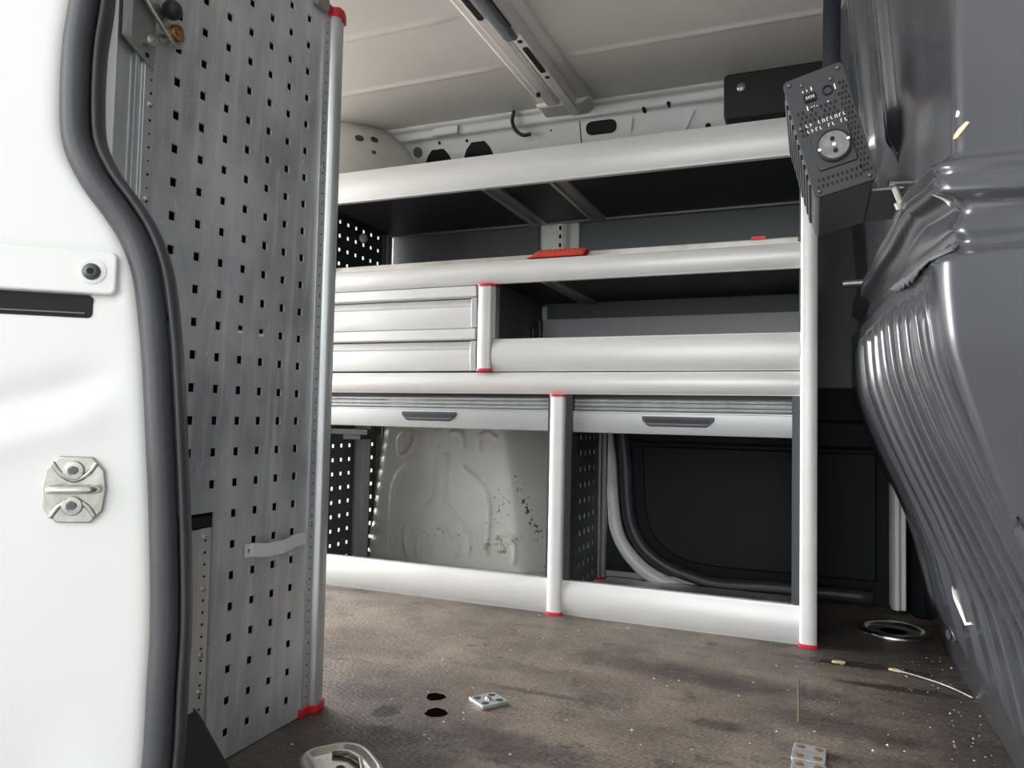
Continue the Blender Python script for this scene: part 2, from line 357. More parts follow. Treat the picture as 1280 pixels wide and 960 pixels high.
# wheel arch, pressed with loops
bead_lines = [[(-1.15,.393),(-1.151,.301),(-1.157,.235),(-1.182,.201),(-1.256,.136),(-1.266,.082),(-1.253,.037)],[(-1.116,.368),(-1.12,.237),(-1.108,.206),(-1.033,.121),(-1.028,.057)],
 [(-1.053,.332),(-.965,.247),(-.964,.063)],[(-1.24,.35),(-1.314,.266),(-1.322,.031)],[(-1.294,.368),(-1.3,.415),(-1.273,.443),(-1.246,.437),(-1.245,.403),(-1.271,.369),(-1.294,.368)],
 [(-.997,.392),(-.998,.431),(-.97,.448),(-.942,.433)],[(-1.215,.04),(-1.216,.086),(-1.187,.122),(-1.167,.09),(-1.17,.044)],[(-1.128,.133),(-1.091,.122),(-1.068,.086),(-1.074,.046)],
 [(-1.365,.131),(-1.404,.105),(-1.41,.05),(-1.37,.033)],[(-.921,.129),(-.886,.126),(-.869,.09),(-.871,.046)],[(-1.173,.399),(-1.174,.432),(-1.144,.45)],[(-1.1,.448),(-1.063,.442),(-1.055,.403)]]
xs = np.arange(-1.56,-.66,.004); zs = np.arange(0,.575,.004); X,Zg = np.meshgrid(xs,zs,indexing='ij')
def sst(a,b,x): t = np.clip((x-a)/(b-a),0,1); return t*t*(3-2*t)
lean = Zg*.30
right = sst(-.705+.0,-.86,X+lean*.55); left = sst(-1.545,-1.40,X-lean*.50)
top = 1-sst(.47,.57,Zg)
H = .135*np.minimum(np.minimum(left,right),top)
dmin = np.full_like(X,9.)
for bl in bead_lines:
    q = smooth_path(bl,5)
    for a,b in zip(q[:-1],q[1:]):
        ab = b-a; t = np.clip(((X-a[0])*ab[0]+(Zg-a[1])*ab[1])/max(ab@ab,1e-9),0,1)
        dmin = np.minimum(dmin, np.hypot(X-a[0]-t*ab[0],Zg-a[1]-t*ab[1]))
H += .008*np.exp(-(dmin/.0075)**2)
Yw = 2.305-H
struct(MB().grid(np.stack([X,Yw,Zg],-1)).build('trim_5', M_arch, smooth=180))

# far sliding door: black lining, seal and curved white body frame
dr = struct(MB().box(-.62,.50,2.288,2.30,0,.60).build('door_1', M_door))
pL = [(-.604,.62),(-.603,.454),(-.598,.371),(-.591,.232),(-.584,.163),(-.555,.097),(-.505,.04),(-.45,.004),(-.416,-.004)]
pR = [(-.585,.62),(-.582,.455),(-.572,.372),(-.561,.234),(-.545,.153),(-.513,.101),(-.464,.058),(-.41,.033),(-.343,.013)]
pS = [(-.535,.62),(-.529,.456),(-.52,.374),(-.512,.237),(-.493,.17),(-.451,.106),(-.37,.06),(-.273,.037),(-.18,.03),(.10,.03)]
def band(a, b, ya, yb):
    a, b = np.array(smooth_path(a,6)), np.array(smooth_path(b,6)); n = min(len(a),len(b)); a, b = a[:n], b[:n]
    rows = []
    for t,yy in ((0,yb+.02),(0,ya+.006),(.15,ya),(.55,ya-.002),(.8,ya+.004),(1,yb),(1,yb+.02)):
        rows.append([(p[0]*(1-t)+q[0]*t, yy, p[1]*(1-t)+q[1]*t) for p,q in zip(a,b)])
    return MB().grid(rows)
band(pL,pR,2.238,2.25).build('door_frame', M_white, dr, smooth=50)
s_ = [(x,2.262,z) for x,z in smooth_path([(a[0]*.5+b[0]*.5+.004,a[1]*.5+b[1]*.5) for a,b in zip(pR,pS)]+[(-.10,.028),(.15,.028)],5)]
MB().tube(s_,.020,10).build('door_seal_strip', M_rubber, dr, smooth=180)
inner = smooth_path([(-.49,.42),(-.487,.30),(-.475,.20),(-.44,.13),(-.37,.085),(-.27,.07)],6)
MB().prism([tuple(p) for p in inner]+[(.16,.07),(.16,.42)],'y',2.272,2.29).build('lining_panel', mat('lining_insert',(.009,.010,.013),.55,spec=.2), dr, bevel=.004, smooth=40)
MB().prism([(-.60,.51),(-.60,.445),(-.49,.43),(.20,.43),(.20,.51)],'y',2.262,2.29).build('lining_ledge', M_door, dr, bevel=.01, seg=3, smooth=40)
# white body pillar between that door and the bulkhead
w = struct(MB().prism([(.190,2.27),(.192,2.22),(.200,2.205),(.209,2.205),(.214,2.215),(.226,2.215),(.232,2.27)],'z',0.012,.70).build('trim_6', M_white, bevel=.002, smooth=40))
struct(MB().prism([(.235,2.27),(.24,2.20),(.262,2.185),(.29,2.20),(.30,2.17),(.33,2.15),(.42,2.15),(.42,2.3),(.235,2.3)],'z',0,.70).build('trim_7', M_door, bevel=.008, seg=3, smooth=40))

# ------------------------------------------------------------------ bulkhead
hz = np.linspace(-.02,1.46,400)
hh = np.interp(hz,[0,.1,.257,.36,.44,.5,.56,.62,.9,1.45],[.18,.165,.130,.088,.052,.027,.006,0,0,-.05])
kk = np.exp(-(np.arange(-12,13)/6.)**2); kk /= kk.sum(); hh = np.convolve(np.pad(hh,12,mode='edge'),kk,'valid')
def H_(z): return np.interp(z,hz,hh)
BA = math.radians(36); BR = .045; Y0 = .735
def base(u):
    """u: distance along the bulkhead from its bend; positive towards the far side"""
    u = np.asarray(u,float); L = BR*BA
    a = np.clip(-u,0,L)/BR; s = np.clip(-u-L,0,None)
    x = .11+BR*(1-np.cos(a))+s*math.sin(BA); y = Y0-BR*np.sin(a)-s*math.cos(BA)+np.clip(u,0,None)
    return x,y,-np.cos(a),-np.sin(a)
def gs(x,s): return np.exp(-(x/s)**2)
def relief(y,z):
    z1 = np.interp(y,[.35,.55,.75,.93,2.1],[.60,.660,.722,.752,.815]); z2 = np.interp(y,[.35,.55,.74,1.09,2.3],[.598,.622,.650,.682,.75])
    # upper swage: rounded roll with a hollow under it
    d = .014*sst(.020,.011,np.abs(z-z1))-.003*gs(z-z1-.003,.0035)-.006*gs(z-z1+.030,.010)
    # lower step: everything under it stands proud
    d += .014*sst(z2+.006,z2-.006,z)-.006*gs(z-z2-.010,.007)
    # pressed vertical ribs low down
    for c,wd,am in ((.800,.026,.010),(.875,.023,.010),(.950,.026,.011),(1.045,.032,.012),(1.155,.038,.012),(1.28,.040,.012),(1.44,.052,.013),(1.64,.065,.013),(1.90,.09,.013)):
        p = np.abs(y-c)/wd
        e = sst(0,.022,z2-.020-z-.030*np.clip(p,0,1)**2)*sst(.05,.12,z); d += am*e*(1-sst(.62,1.0,p))
    # vertical beads high up, pointed at the foot
    for c,wd,am,zb in ((1.165,.052,.014,.870),(1.46,.085,.017,.925),(1.90,.13,.017,1.0)):
        p = np.abs(y-c)/wd; f = sst(0,.03,z-zb-.055*p); d += am*f*(1-sst(.55,.95,p))-.008*f*gs(p,.16)
    # shallow dents
    d += .0012*np.sin(y*17+z*9)*np.sin(z*13+1.3)
    return d
def bulk_point(u,z,off=0.):
    x,y,nx,ny = base(u); d = relief(y,z)-H_(z)+off
    return x+nx*d, y+ny*d, z
us = np.concatenate([np.arange(-.42,-.13,.01),np.arange(-.13,.5,.0028),np.arange(.5,.9,.004),np.arange(.9,1.60,.006)]); zs = np.concatenate([np.arange(0,.55,.0045),np.arange(.55,.98,.0026),np.arange(.98,1.461,.008)])
U,Zg = np.meshgrid(us,zs,indexing='ij'); bx,by,bz = bulk_point(U,Zg)
wr = struct(MB().grid(np.stack([bx,by,bz],-1)).build('wall_right', M_bulk, smooth=180, solid=.006, offset=-1))
# flange where the bulkhead meets the floor, with pressed pads and a bolt
fl = MB().prism([(.285,0),(.278,.006),(.286,.05),(.30,.055),(.33,0)],'y',.75,2.2); fl.build('floor_flange', M_bulk, wr, bevel=.003, smooth=40)
MB().lathe([(.016,-.01),(.016,.006),(.010,.010),(.010,.014)],(.262,1.72,.085),(-1,-.3,0),n=16).build('flange_bolt', M_dsteel, wr, smooth=40)
def surf_patch(name, c, pts, m, th=.0012, parent=wr):
    """thin chip lying on the bulkhead; c = (u,z), pts offsets"""
    n = len(pts); top_, bot = [], []
    for du,dz in pts:
        top_.append(bulk_point(c[0]+du,c[1]+dz,th)); bot.append(bulk_point(c[0]+du,c[1]+dz,-.001))
    return MB().add(top_+bot,[tuple(range(n)),tuple(range(2*n-1,n-1,-1))]+[(i,n+i,n+(i+1)%n,(i+1)%n) for i in range(n)]).build(name,m,parent)
surf_patch('paint_chip',(-.020,.752),[(.008,-.004),(.002,-.005),(-.006,-.001),(-.012,.003),(-.009,.005),(0,.002),(.007,-.001)],M_primer)
surf_patch('paint_chip',(-.018,.768),[(.002,-.002),(-.001,-.003),(-.003,0),(0,.003)],M_scuff)
surf_patch('paint_chip',(.02,.704),[(.007,-.004),(-.004,-.003),(-.010,.003),(-.004,.005),(.006,.002)],M_scuff)
surf_patch('paint_scuff',(.73,.215),[(.035,.014),(.02,.018),(.012,.006),(-.012,.009),(-.02,.001),(-.07,-.032),(-.06,-.037),(.0,-.009),(.02,-.002)],M_scuff,.004)

# ------------------------------------------------------------------ near pillar (rear edge of the sliding door opening)
P0 = Vector((-.63,.58,0)); DJ = Vector((.78,.63,0)).normalized(); NJ = Vector((DJ.y,-DJ.x,0))
def jam(s,z,off=0.): p = P0+DJ*s+NJ*off; return (p.x,p.y,z)
seal_c = [(-.075,1.46),(-.082,1.30),(-.085,1.15),(-.086,.978),(-.0865,.926),(-.091,.874),(-.091,.815),(-.0865,.773),(-.0705,.739),(-.049,.71),(-.0305,.68),(-.0165,.640),(-.007,.578),(-.002,.527),(.0035,.46),(.0085,.394),(.0125,.327),(.0145,.27),(.0135,.212),(.013,.155),(.0105,.106),(.007,.02),(.004,-.12),(0,-.30)]
SC = np.array(smooth_path(seal_c,6))
def edge_s(z): return float(np.interp(z, SC[::-1,1], SC[::-1,0]))
zs = np.arange(-.30,1.465,.006); rows = []
for z in zs:
    e = edge_s(z)-.012; row = []
    for k,t in enumerate(np.concatenate([np.linspace(0,.03,7),np.linspace(.036,.20,28)])):
        s = e-t
        off = -.010*math.exp(-(t/.010)**2)                                     # rolled edge into the seal
        cz = .506+.30*(s+.10)                                                  # soft pressed hollow running out towards the seal
        off -= .004*math.exp(-((z-cz-.012)/.018)**2)*float(sst(.02,.08,t))
        off += .003*math.exp(-((z-cz+.028)/.02)**2)*float(sst(.02,.08,t))
        off -= .010*float(sst(.235,.05,z))*float(sst(.04,.12,t))
        # recess carrying the guide rail
        off -= .0015*float(sst(.668,.664,z))*float(sst(.608,.612,z))*float(sst(-.046,-.050,s))
        row.append(jam(s,z,off))
    # turn into the outer skin
    s = e-.20
    for ds,do in ((-.012,-.002),(-.02,-.010),(-.026,-.03)): row.append(jam(s+ds,z,do))
    x,y,_ = row[-1]; row.append((-1.2,y-.0,z)); row.append((-2.6,y,z)); rows.append(row)
wl = struct(MB().grid(rows).build('wall_left', M_white, smooth=60))
MB().box(-2.6,-.70,.545,.558,-.04,1.45).build('inner_panel', M_white, wl)
MB().box(-.80,.70,.44,.56,1.38,1.45).build('door_header', M_white, wl, bevel=.02)
MB().box(-.72,.70,.46,.60,-.20,-.006).build('door_sill', M_black, wl, bevel=.01)
# dark slot under the guide-rail cover
def jprism(pts, o0, o1):
    n = len(pts); vs = [jam(s,z,o0) for s,z in pts]+[jam(s,z,o1) for s,z in pts]
    return MB().add(vs,[tuple(range(n-1,-1,-1)),tuple(range(n,2*n))]+[(i,(i+1)%n,n+(i+1)%n,n+i) for i in range(n)])
jprism(rrect(-.21,-.0735,.5925,.616,.005),-.004,.0008).build('rail_slot', M_hole, wl)
jprism([(-.205,.596),(-.08,.5965),(-.08,.598),(-.205,.5975)],.0008,.002).build('rail_edge', M_dsteel, wl)
# black sill step cover beside the rack foot
struct(MB().prism([(-.84,-.02),(-.60,-.02),(-.60,.008),(-.70,.02),(-.765,.09),(-.80,.115),(-.84,.115)],'y',.60,.785).build('trim_8', M_black, bevel=.006, seg=3, smooth=40))

# guide-rail cover plate with its screw
cv = thing('rail_cover', 'white screwed cover plate over the dark slot on the white door pillar', 'cover', jam(-.12,.616))
local(jprism(rrect(-.22,-.0515,.617,.6615,.007),0,.0065),cv).build('plate', M_white, cv, bevel=.0025, seg=3, smooth=40)
def on_jam(mb): 
    R = Matrix((( DJ.x,0,NJ.x),(DJ.y,0,NJ.y),(0,1,0))).to_4x4(); mb.v = [tuple(Matrix.Translation(P0) @ (R @ Vector(v))) for v in mb.v]; return mb
local(on_jam(MB().lathe([(.0135,.006),(.0135,.0072),(.0115,.0078),(.0095,.0075)],(-.0745,.6405,0),(0,0,1),n=32)),cv).build('screw_seat', M_white, cv, smooth=40)
b_ = local(on_jam(MB().lathe([(.0085,.004),(.0085,.0085),(.0065,.0115),(.004,.0125)],(-.0745,.6395,0),(0,0,1),n=28)),cv).build('screw', M_dsteel, cv, smooth=40)
local(on_jam(MB().lathe([(.0037,.010),(.0037,.0128)],(-.0745,.6395,0),(0,0,1),n=6)),cv).build('hex_socket', M_hole, b_)

# striker
st = thing('door_striker', 'zinc plated door striker with loop and two bolts on the white pillar', 'door striker', jam(-.082,.383))
oct_ = [(-.097,.3845),(-.066,.3835),(-.055,.396),(-.0525,.418),(-.055,.437),(-.066,.4505),(-.097,.4515),(-.1085,.438),(-.111,.419),(-.1085,.398)]
local(jprism(oct_,-.001,.0045),st).build('plate', M_zinc, st, bevel=.0018, seg=3, smooth=40)
rib = MB()
for sg in (1,-1):
    pts = smooth_path([(-.102,.4175+sg*.0275),(-.0945,.4175+sg*.0165),(-.082,.4175+sg*.0095),(-.0695,.4175+sg*.0165),(-.062,.4175+sg*.0275)],6)
    rib.tube([jam(s,z,.0036) for s,z in pts],.0028,10)
local(rib,st).build('pressed_rib', M_zinc, st, smooth=180)
lp = smooth_path([(-.103,.003),(-.1025,.012),(-.097,.0175),(-.082,.0185),(-.067,.0175),(-.0615,.012),(-.061,.003)],6)
local(MB().tube([jam(s,.4185,o) for s,o in lp],.0043,14),st).build('loop', M_steel, st, smooth=180)
for z in (.437,.4015):
    bb = local(on_jam(MB().lathe([(.0098,.004),(.0098,.0062),(.0088,.0072),(.0052,.0075),(.0052,.0055)],(-.0825,z,0),(0,0,1),n=28)),st).build('bolt', M_zinc, st, smooth=40)
    local(on_jam(MB().lathe([(.0042,.0055),(.0042,.0078)],(-.0825,z,0),(0,0,1),n=6)),st).build('torx_socket', M_dsteel, bb)

# rubber seal: fat bulb and a thinner inner lip
se = thing('door_seal', 'black rubber door seal following the curved edge of the white pillar', 'seal', jam(0,-.3))
path = [p for p in SC if p[1] > -.29]
def sealrow(a, b, o, r0, r1): return None
prof = [(-.021,-.006),(-.021,.004),(-.017,.013),(-.010,.018),(-.002,.018),(.004,.013),(.0065,.007),(.006,-.004)]
prof2 = [(.006,-.006),(.0075,.005),(.010,.009),(.0135,.008),(.0165,.002),(.018,-.012),(.016,-.02)]
def sweep(pr):
    A = np.array(path); T = np.gradient(A,axis=0); T /= np.linalg.norm(T,axis=1)[:,None]; Nn = np.stack([-T[:,1],T[:,0]],1)  # path runs downwards: normal to the right
    g = [[jam(p[0]+q*n[0]*1.0, p[1]+q*n[1]*1.0, o) for q,o in pr] for p,n in zip(A,Nn)]
    return MB().grid(g)
local(sweep(prof),se).build('bulb', M_rubber, se, smooth=180)
local(sweep(prof2),se).build('lip', M_rubber, se, smooth=180)

# ------------------------------------------------------------------ perforated sheets
def perforated(yb, zb, holes, plane, x):
    """sheet in a plane x=const made of cells; holes = list of (y0,y1,z0,z1); yb, zb outline"""
    ysb = sorted({round(v,5) for v in list(yb)+[h[0] for h in holes]+[h[1] for h in holes]})
    zsb = sorted({round(v,5) for v in list(zb)+[h[2] for h in holes]+[h[3] for h in holes]})
    hs = {(round(h[0],5),round(h[2],5)) for h in holes}
    vs = [(x,y,z) for y in ysb for z in zsb]; m = len(zsb); fs = []
    for i in range(len(ysb)-1):
        for j in range(m-1):
            if (ysb[i],zsb[j]) in hs: continue
            if plane and not plane((ysb[i]+ysb[i+1])/2,(zsb[j]+zsb[j+1])/2): continue
            fs.append((i*m+j,(i+1)*m+j,(i+1)*m+j+1,i*m+j+1))
    return MB().add(vs,fs)

# near rack: the big end panel facing the door
nr = thing('perforated_rack', 'tall rack end with large grey perforated panel beside the door seal', 'rack', (-.79,.85,0))
PX = -.78; hs = []
for c in range(7):
    for r_ in range(28):
        y = .7145+c*.04415; z = .0395+r_*.0447
        if z > 1.20 or (c < 3 and z < .36): continue
        hs.append((y-.0060,y+.0060,z-.0060,z+.0060))
pl = perforated([.676,.8085,1.028],[.002,.3585,1.215],hs,lambda y,z: y > .8085 or z > .3585, PX)
local(pl,nr).build('perforated_panel', M_galv, nr, solid=.0036, offset=-1)
pp = bpy.data.objects['perforated_panel']; pp.data.materials.append(M_cut); pp.modifiers['thick'].material_offset_rim = 1
local(MB().box(-1.80,PX-.016,.60,1.04,.01,1.20),nr).build('dark_backing', M_hole, nr)  # black box added behind the panel to keep its holes dark
local(MB().box(PX-.0055,PX-.0042,.842,.906,.612,.6195),nr).build('lit_hole_strip', M_scuff, nr)  # white strip added behind two holes to make them look lit
# front corner profile: dotted flange, round-nosed tube, red end caps
cp = local(MB().prism([(PX-.004,1.012),(PX+.004,1.012),(PX+.004,1.0155),(PX+.0018,1.017),(PX+.0018,1.032),(PX+.010,1.036),(PX+.013,1.041),(PX+.013,1.049),(PX+.009,1.053),(PX+.009,1.060),(PX+.004,1.067),(PX-.03,1.068),(PX-.03,1.012)],'z',.008,1.192),nr).build('corner_profile', M_alu, nr, bevel=.001, smooth=35)
dots = MB()
for k in range(66): dots.lathe([(.0014,0),(.0014,.0006),(.0006,.0007)],(PX+.0018,1.0245,.03+k*.0176),(1,0,0),n=8)
local(dots,nr).build('pin_hole_row', M_hole, cp)
for zz in (.12,.32,.52,.70,.86,.92):
    local(MB().lathe([(.0035,0),(.0035,.0015),(.002,.0025)],(PX+.0018,1.0245,zz),(1,0,0),n=12),nr).build('rivet', M_steel, cp, smooth=40)
capp = [(PX-.03,1.008),(PX+.006,1.008),(PX+.006,1.032),(PX+.016,1.037),(PX+.016,1.052),(PX+.010,1.064),(PX+.006,1.072),(PX-.03,1.072)]
for z0,z1 in ((.0005,.014),(1.190,1.206)): local(MB().prism(capp,'z',z0,z1),nr).build('end_cap', M_red, nr, bevel=.0015, smooth=40)
# rear strips
up = local(MB().prism([(PX-.004,.652),(PX+.006,.652),(PX+.006,.658),(PX+.003,.6595),(PX+.003,.663),(PX+.0065,.665),(PX+.0065,.668),(PX+.0025,.670),(PX+.0025,.687),(PX-.004,.687)],'z',.62,1.215),nr).build('perforated_strip', M_alu, nr, bevel=.0006, smooth=35)
up.location.y -= .008
dots = MB()
for k in range(34): dots.lathe([(.0018 if k%2 else .0012,0),(.0018 if k%2 else .0012,.0005),(.0004,.0006)],(PX+.0025,.6785,.64+k*.0173),(1,0,0),n=10)
local(dots,nr).build('pin_hole_row', M_hole, up)
for zz in (.765,.886): local(MB().lathe([(.004,0),(.004,.0018),(.002,.003)],(PX+.0025,.6785,zz),(1,0,0),n=14),nr).build('rivet', M_steel, up, smooth=40)
lo = local(MB().prism([(PX-.004,.758),(PX+.008,.758),(PX+.008,.776),(PX+.002,.778),(PX+.0015,.803),(PX-.004,.803)],'z',.05,.338),nr).build('perforated_strip', M_alu, nr, bevel=.0006, smooth=35)
dots = MB()
for k in range(16): dots.lathe([(.0018,0),(.0018,.0005),(.0004,.0006)],(PX+.002,.7915,.075+k*.0164),(1,0,0),n=10)
local(dots,nr).build('pin_hole_row', M_hole, lo)
for zz in (.326,.255,.165,.115): local(MB().lathe([(.004,0),(.004,.0018),(.002,.003)],(PX+.002,.7915,zz),(1,0,0),n=14),nr).build('rivet', M_steel, lo, smooth=40)
local(MB().box(PX-.004,PX+.0015,.756,.802,.340,.354),nr).build('notch', M_hole, nr)
# pale outer profile behind the seal
local(MB().prism([(PX-.02,.56),(PX-.008,.57),(PX-.004,.60),(PX-.006,.618),(PX,.621),(PX,.640),(PX-.003,.642),(PX-.003,.652),(PX-.03,.652),(PX-.03,.56)],'z',.36,1.215),nr).build('outer_profile', M_alu, nr, bevel=.001, smooth=35)
# bent holder screwed low on the panel
hb = MB()
prf = [(PX+.001,.868),(PX+.001,.883),(PX+.024,.896),(PX+.026,.926),(PX+.020,.931),(PX+.004,.984),(PX+.004,.999)]
prf = [(x,y) for x,y in [(PX+.0022,.868),(PX+.0022,.884),(PX+.022,.891),(PX+.024,.928),(PX+.003,.985),(PX+.003,1.008)]]
for (xa,ya),(xb,yb) in zip(prf[:-1],prf[1:]):
    hb.add([(xa,ya,.284),(xb,yb,.284),(xb,yb,.304),(xa,ya,.304)],[(0,1,2,3)])
hbo = local(hb,nr).build('bent_holder', M_cut, nr, solid=.002, offset=1)
local(MB().lathe([(.0035,0),(.0035,.002),(.002,.003)],(PX+.0022,.876,.294),(1,0,0),n=14),nr).build('screw', M_steel, hbo, smooth=40)
# grey fitting at the very top of the corner profile
local(MB().prism(rrect(.985,1.018,1.185,1.25,.006),'x',PX,PX+.010),nr).build('top_fitting', M_chan, nr, bevel=.002, smooth=40)

# pivoting lever with ball knob and rivet at the top of that panel
lv = thing('pivot_lever', 'steel lever with black ball knob and copper rivet at panel top', 'lever', (PX,.67,.93))
LX = PX+.012
local(MB().prism([(.648,.940),(.690,.918),(.690,.985),(.680,1.00),(.648,1.01)],'x',PX+.0068,PX+.010),lv).build('mount_plate', M_chan, lv, bevel=.001, smooth=40)
local(MB().prism([(.644,.944),(.650,.941),(.650,1.01),(.644,1.012)],'x',PX+.0068,PX+.016),lv).build('plate_lip', M_alu, lv)
arm = []
pa, pb = Vector((.622,1.045)), Vector((.712,.968)); dd = (pb-pa).normalized(); nn = Vector((-dd.y,dd.x))
arm = [tuple(pa+nn*.016)]+[tuple(pb+dd*(.012*math.sin(a))+nn*(.012*math.cos(a))) for a in np.linspace(0,PI,11)]+[tuple(pa-nn*.016)]
local(MB().prism(arm,'x',LX+.006,LX+.012),lv).build('arm', M_zinc, lv, bevel=.002, smooth=40)
local(MB().tube([(LX+.006,.705,.968),(PX+.0045,.705,.968)],.006,14),lv).build('pivot_pin', M_zinc, lv, smooth=60)
rv = [(.0105,.011),(.0105,.0165),(.0095,.0175),(.0085,.0165),(.003,.016)]
local(MB().lathe(rv,(LX,.7085,.9735),(1,0,0),n=24),lv).build('rivet', M_copper, lv, smooth=40)
kn = [(.002,.012)]+[(max(.0122*math.sin(a),.002),.026-.0122*math.cos(a)) for a in np.linspace(.3,PI,14)]
local(MB().lathe(kn,(LX,.688,.9905),(1,0,0),n=24),lv).build('ball_knob', M_black, lv, smooth=180)
bo = [(.0035,0),(.0035,.010),(.0065,.010),(.0065,.014),(.003,.0165)]
local(MB().lathe(bo,(PX+.010,.672,.9465),(1,0,0),n=20),lv).build('bolt', M_zinc, lv, smooth=40)
local(MB().lathe([(.003,0),(.003,.001)],(PX+.010,.678,.933),(1,0,0),n=14),lv).build('bolt_hole', M_hole, lv)
lv.location.y -= .022; lv.location.z += .008

# ------------------------------------------------------------------ far shelving rack
RK = 'long aluminium shelving rack with drawers and roller shutters along far wall'
rk = thing('shelving_rack', RK, 'shelving rack', (-.70,1.81,0))
def rp(mb, name, m, parent=rk, **k): return local(mb,rk).build(name, m, parent, **k)
FY = 1.81; XL = -1.405; XR = -.029
def nose(z0, z1, bulge=.013, lip=.003):
    """front profile (y,z): convex aluminium edge"""
    h = z1-z0; pts = [(FY+.022,z0),(FY+.006,z0)]
    for t in np.linspace(0,1,15): pts.append((FY+.006-bulge*math.sin(PI*t)**.75, z0+.001+(h-.002)*t))
    return pts+[(FY+.006,z1),(FY+.010,z1+lip*0),(FY+.022,z1)]
def shelf(z0, z1, tray, x0=XL, x1=XR, bulge=.013, depth=2.25):
    s = rp(MB().box(x0,x1,FY+.02,depth,tray,tray+.012),'shelf', M_under)
    rp(MB().prism(nose(z0,z1,bulge),'x',x0,x1),'fascia', M_fascia, s, smooth=35)
    rp(MB().prism([(depth-.012,tray-.006),(depth,tray-.006),(depth,tray+.03),(depth-.003,tray+.03),(depth-.003,tray+.012),(depth-.012,tray+.012)],'x',x0,x1),'rear_lip', M_chan, s)
    return s
s_top = shelf(1.128,1.219,1.137); s_mid = shelf(.861,.921,.868); s_low = shelf(.563,.6195,.568); s_bot = shelf(0.0,.087,.004,bulge=.011); s_bot.data.materials[0] = M_alu  # hidden bottom tray made bright to bounce light onto the wheel arch
for x in (-.835,-.635): 
    rp(MB().prism([(x-.028,1.138),(x-.026,1.130),(x-.014,1.129),(x-.012,1.134),(x+.012,1.134),(x+.014,1.129),(x+.026,1.130),(x+.028,1.138)],'y',FY+.03,2.245),'support_channel', M_chan, s_top, bevel=.001)
x = -.655; rp(MB().prism([(x-.024,.869),(x-.022,.861),(x-.012,.860),(x-.010,.865),(x+.010,.865),(x+.012,.860),(x+.022,.861),(x+.024,.869)],'y',FY+.03,2.245),'support_channel', M_chan, s_mid, bevel=.001)
# open bin on the low shelf: wide front and grey back
bn = rp(MB().box(-.80,XR,FY+.02,2.20,.6245,.632),'bin_tray', M_under)
rp(MB().prism(nose(.6225,.710,.014),'x',-.802,XR),'fascia', M_fascia, bn, smooth=35)
rp(MB().box(-.80,XR,2.19,2.20,.63,.812),'back_plate', M_binback, bn, bevel=.002)
rp(MB().box(-.80,XR,2.235,2.25,.80,.868),'upper_back_plate', M_liner, bn)
def post(x0, x1, z0, z1, cap_top=True, cap_bot=True, front=FY-.012, name='upright_post'):
    w = x1-x0; pr = [(x0,FY+.03),(x0,front+.010)]+[(x0+w*.5-w*.5*math.cos(PI*t),front+.010-.010*math.sin(PI*t)**.7) for t in np.linspace(.04,.96,14)]+[(x1,front+.010),(x1,FY+.03)]
    p = rp(MB().prism(pr,'z',z0+.006*cap_bot,z1-.006*cap_top),name, M_fascia, smooth=35)
    e = .0018; cp_ = [(a+(e if a > x0+w/2 else -e),b-e) for a,b in pr]
    if cap_bot: rp(MB().prism(cp_,'z',z0,z0+.007),'end_cap', M_red, p)
    if cap_top: rp(MB().prism(cp_,'z',z1-.007,z1),'end_cap', M_red, p)
    return p
post(-.0295,.0075,0,1.215); post(-.632,-.593,0,.5625); post(-.845,-.804,.6225,.8595); post(-1.44,-1.402,0,1.215)
# thin flanges beside the posts
rp(MB().box(-.803,-.797,FY+.004,FY+.03,.712,.852),'post_flange', M_alu)
rp(MB().box(-.8035,-.7965,FY+.002,FY+.03,.852,.858),'flange_cap', M_red)
# perforated side sheets
def side_sheet(x, y0, y1, z0, z1, hy, hz, sx, sz, m, name='perforated_side'):
    H_s = [(a-sx/2,a+sx/2,b-sz/2,b+sz/2) for a in hy for b in hz]
    return rp(perforated([y0,y1],[z0,z1],H_s,None,x),name, m, solid=.0018, offset=0)
side_sheet(-1.404,1.84,2.235,.005,1.20,np.arange(1.90,2.18,.0445),np.arange(.04,1.19,.0447),.011,.0115,M_galvd)
rp(MB().prism([(-1.404,2.19),(-1.396,2.19),(-1.394,2.205),(-1.388,2.21),(-1.388,2.235),(-1.404,2.235)],'z',.02,1.13),'rear_profile', M_chan, bevel=.001)
pr_ = rp(MB().prism([(-1.404,2.06),(-1.394,2.06),(-1.392,2.085),(-1.380,2.09),(-1.380,2.12),(-1.386,2.125),(-1.404,2.125)],'z',.02,.50),'rear_profile', M_aludull, bevel=.001)
dd_ = MB()
for k in range(26): dd_.lathe([(.002,0),(.002,.0006)],(-1.3935,2.073,.04+k*.0172),(1,0,0),n=8)
rp(dd_,'pin_hole_row', M_print, pr_)  # pin holes painted white, standing in for daylight behind them
side_sheet(-.606,1.86,2.20,.02,.555,np.arange(1.905,2.17,.0447),np.arange(.045,.53,.0447),.008,.014,M_galvd)
rp(MB().prism([(-.612,2.185),(-.600,2.185),(-.597,2.20),(-.588,2.205),(-.588,2.225),(-.612,2.225)],'z',.02,.555),'rear_profile', M_chan, bevel=.001)
rp(MB().box(-.612,-.585,2.183,2.228,.004,.018),'profile_cap', M_red)
side_sheet(-.8015,1.84,2.19,.63,.865,np.arange(1.90,2.13,.0447),(.690,.735,.780),.006,.013,M_galvd)
side_sheet(-.032,1.84,2.235,.005,1.20,np.arange(1.90,2.2,.0447),np.arange(.04,1.19,.0447),.011,.0115,M_galvd)
# dark guide channels of the shutters
for x0,x1 in ((-.593,-.5765),(-.0465,-.0295),(-.6415,-.632)): rp(MB().box(x0,x1,FY+.006,FY+.05,.09,.563),'shutter_guide', M_darkch)
rp(MB().box(-1.40,-.03,FY+.03,FY+.06,.552,.566),'header_shadow_gap', M_black)
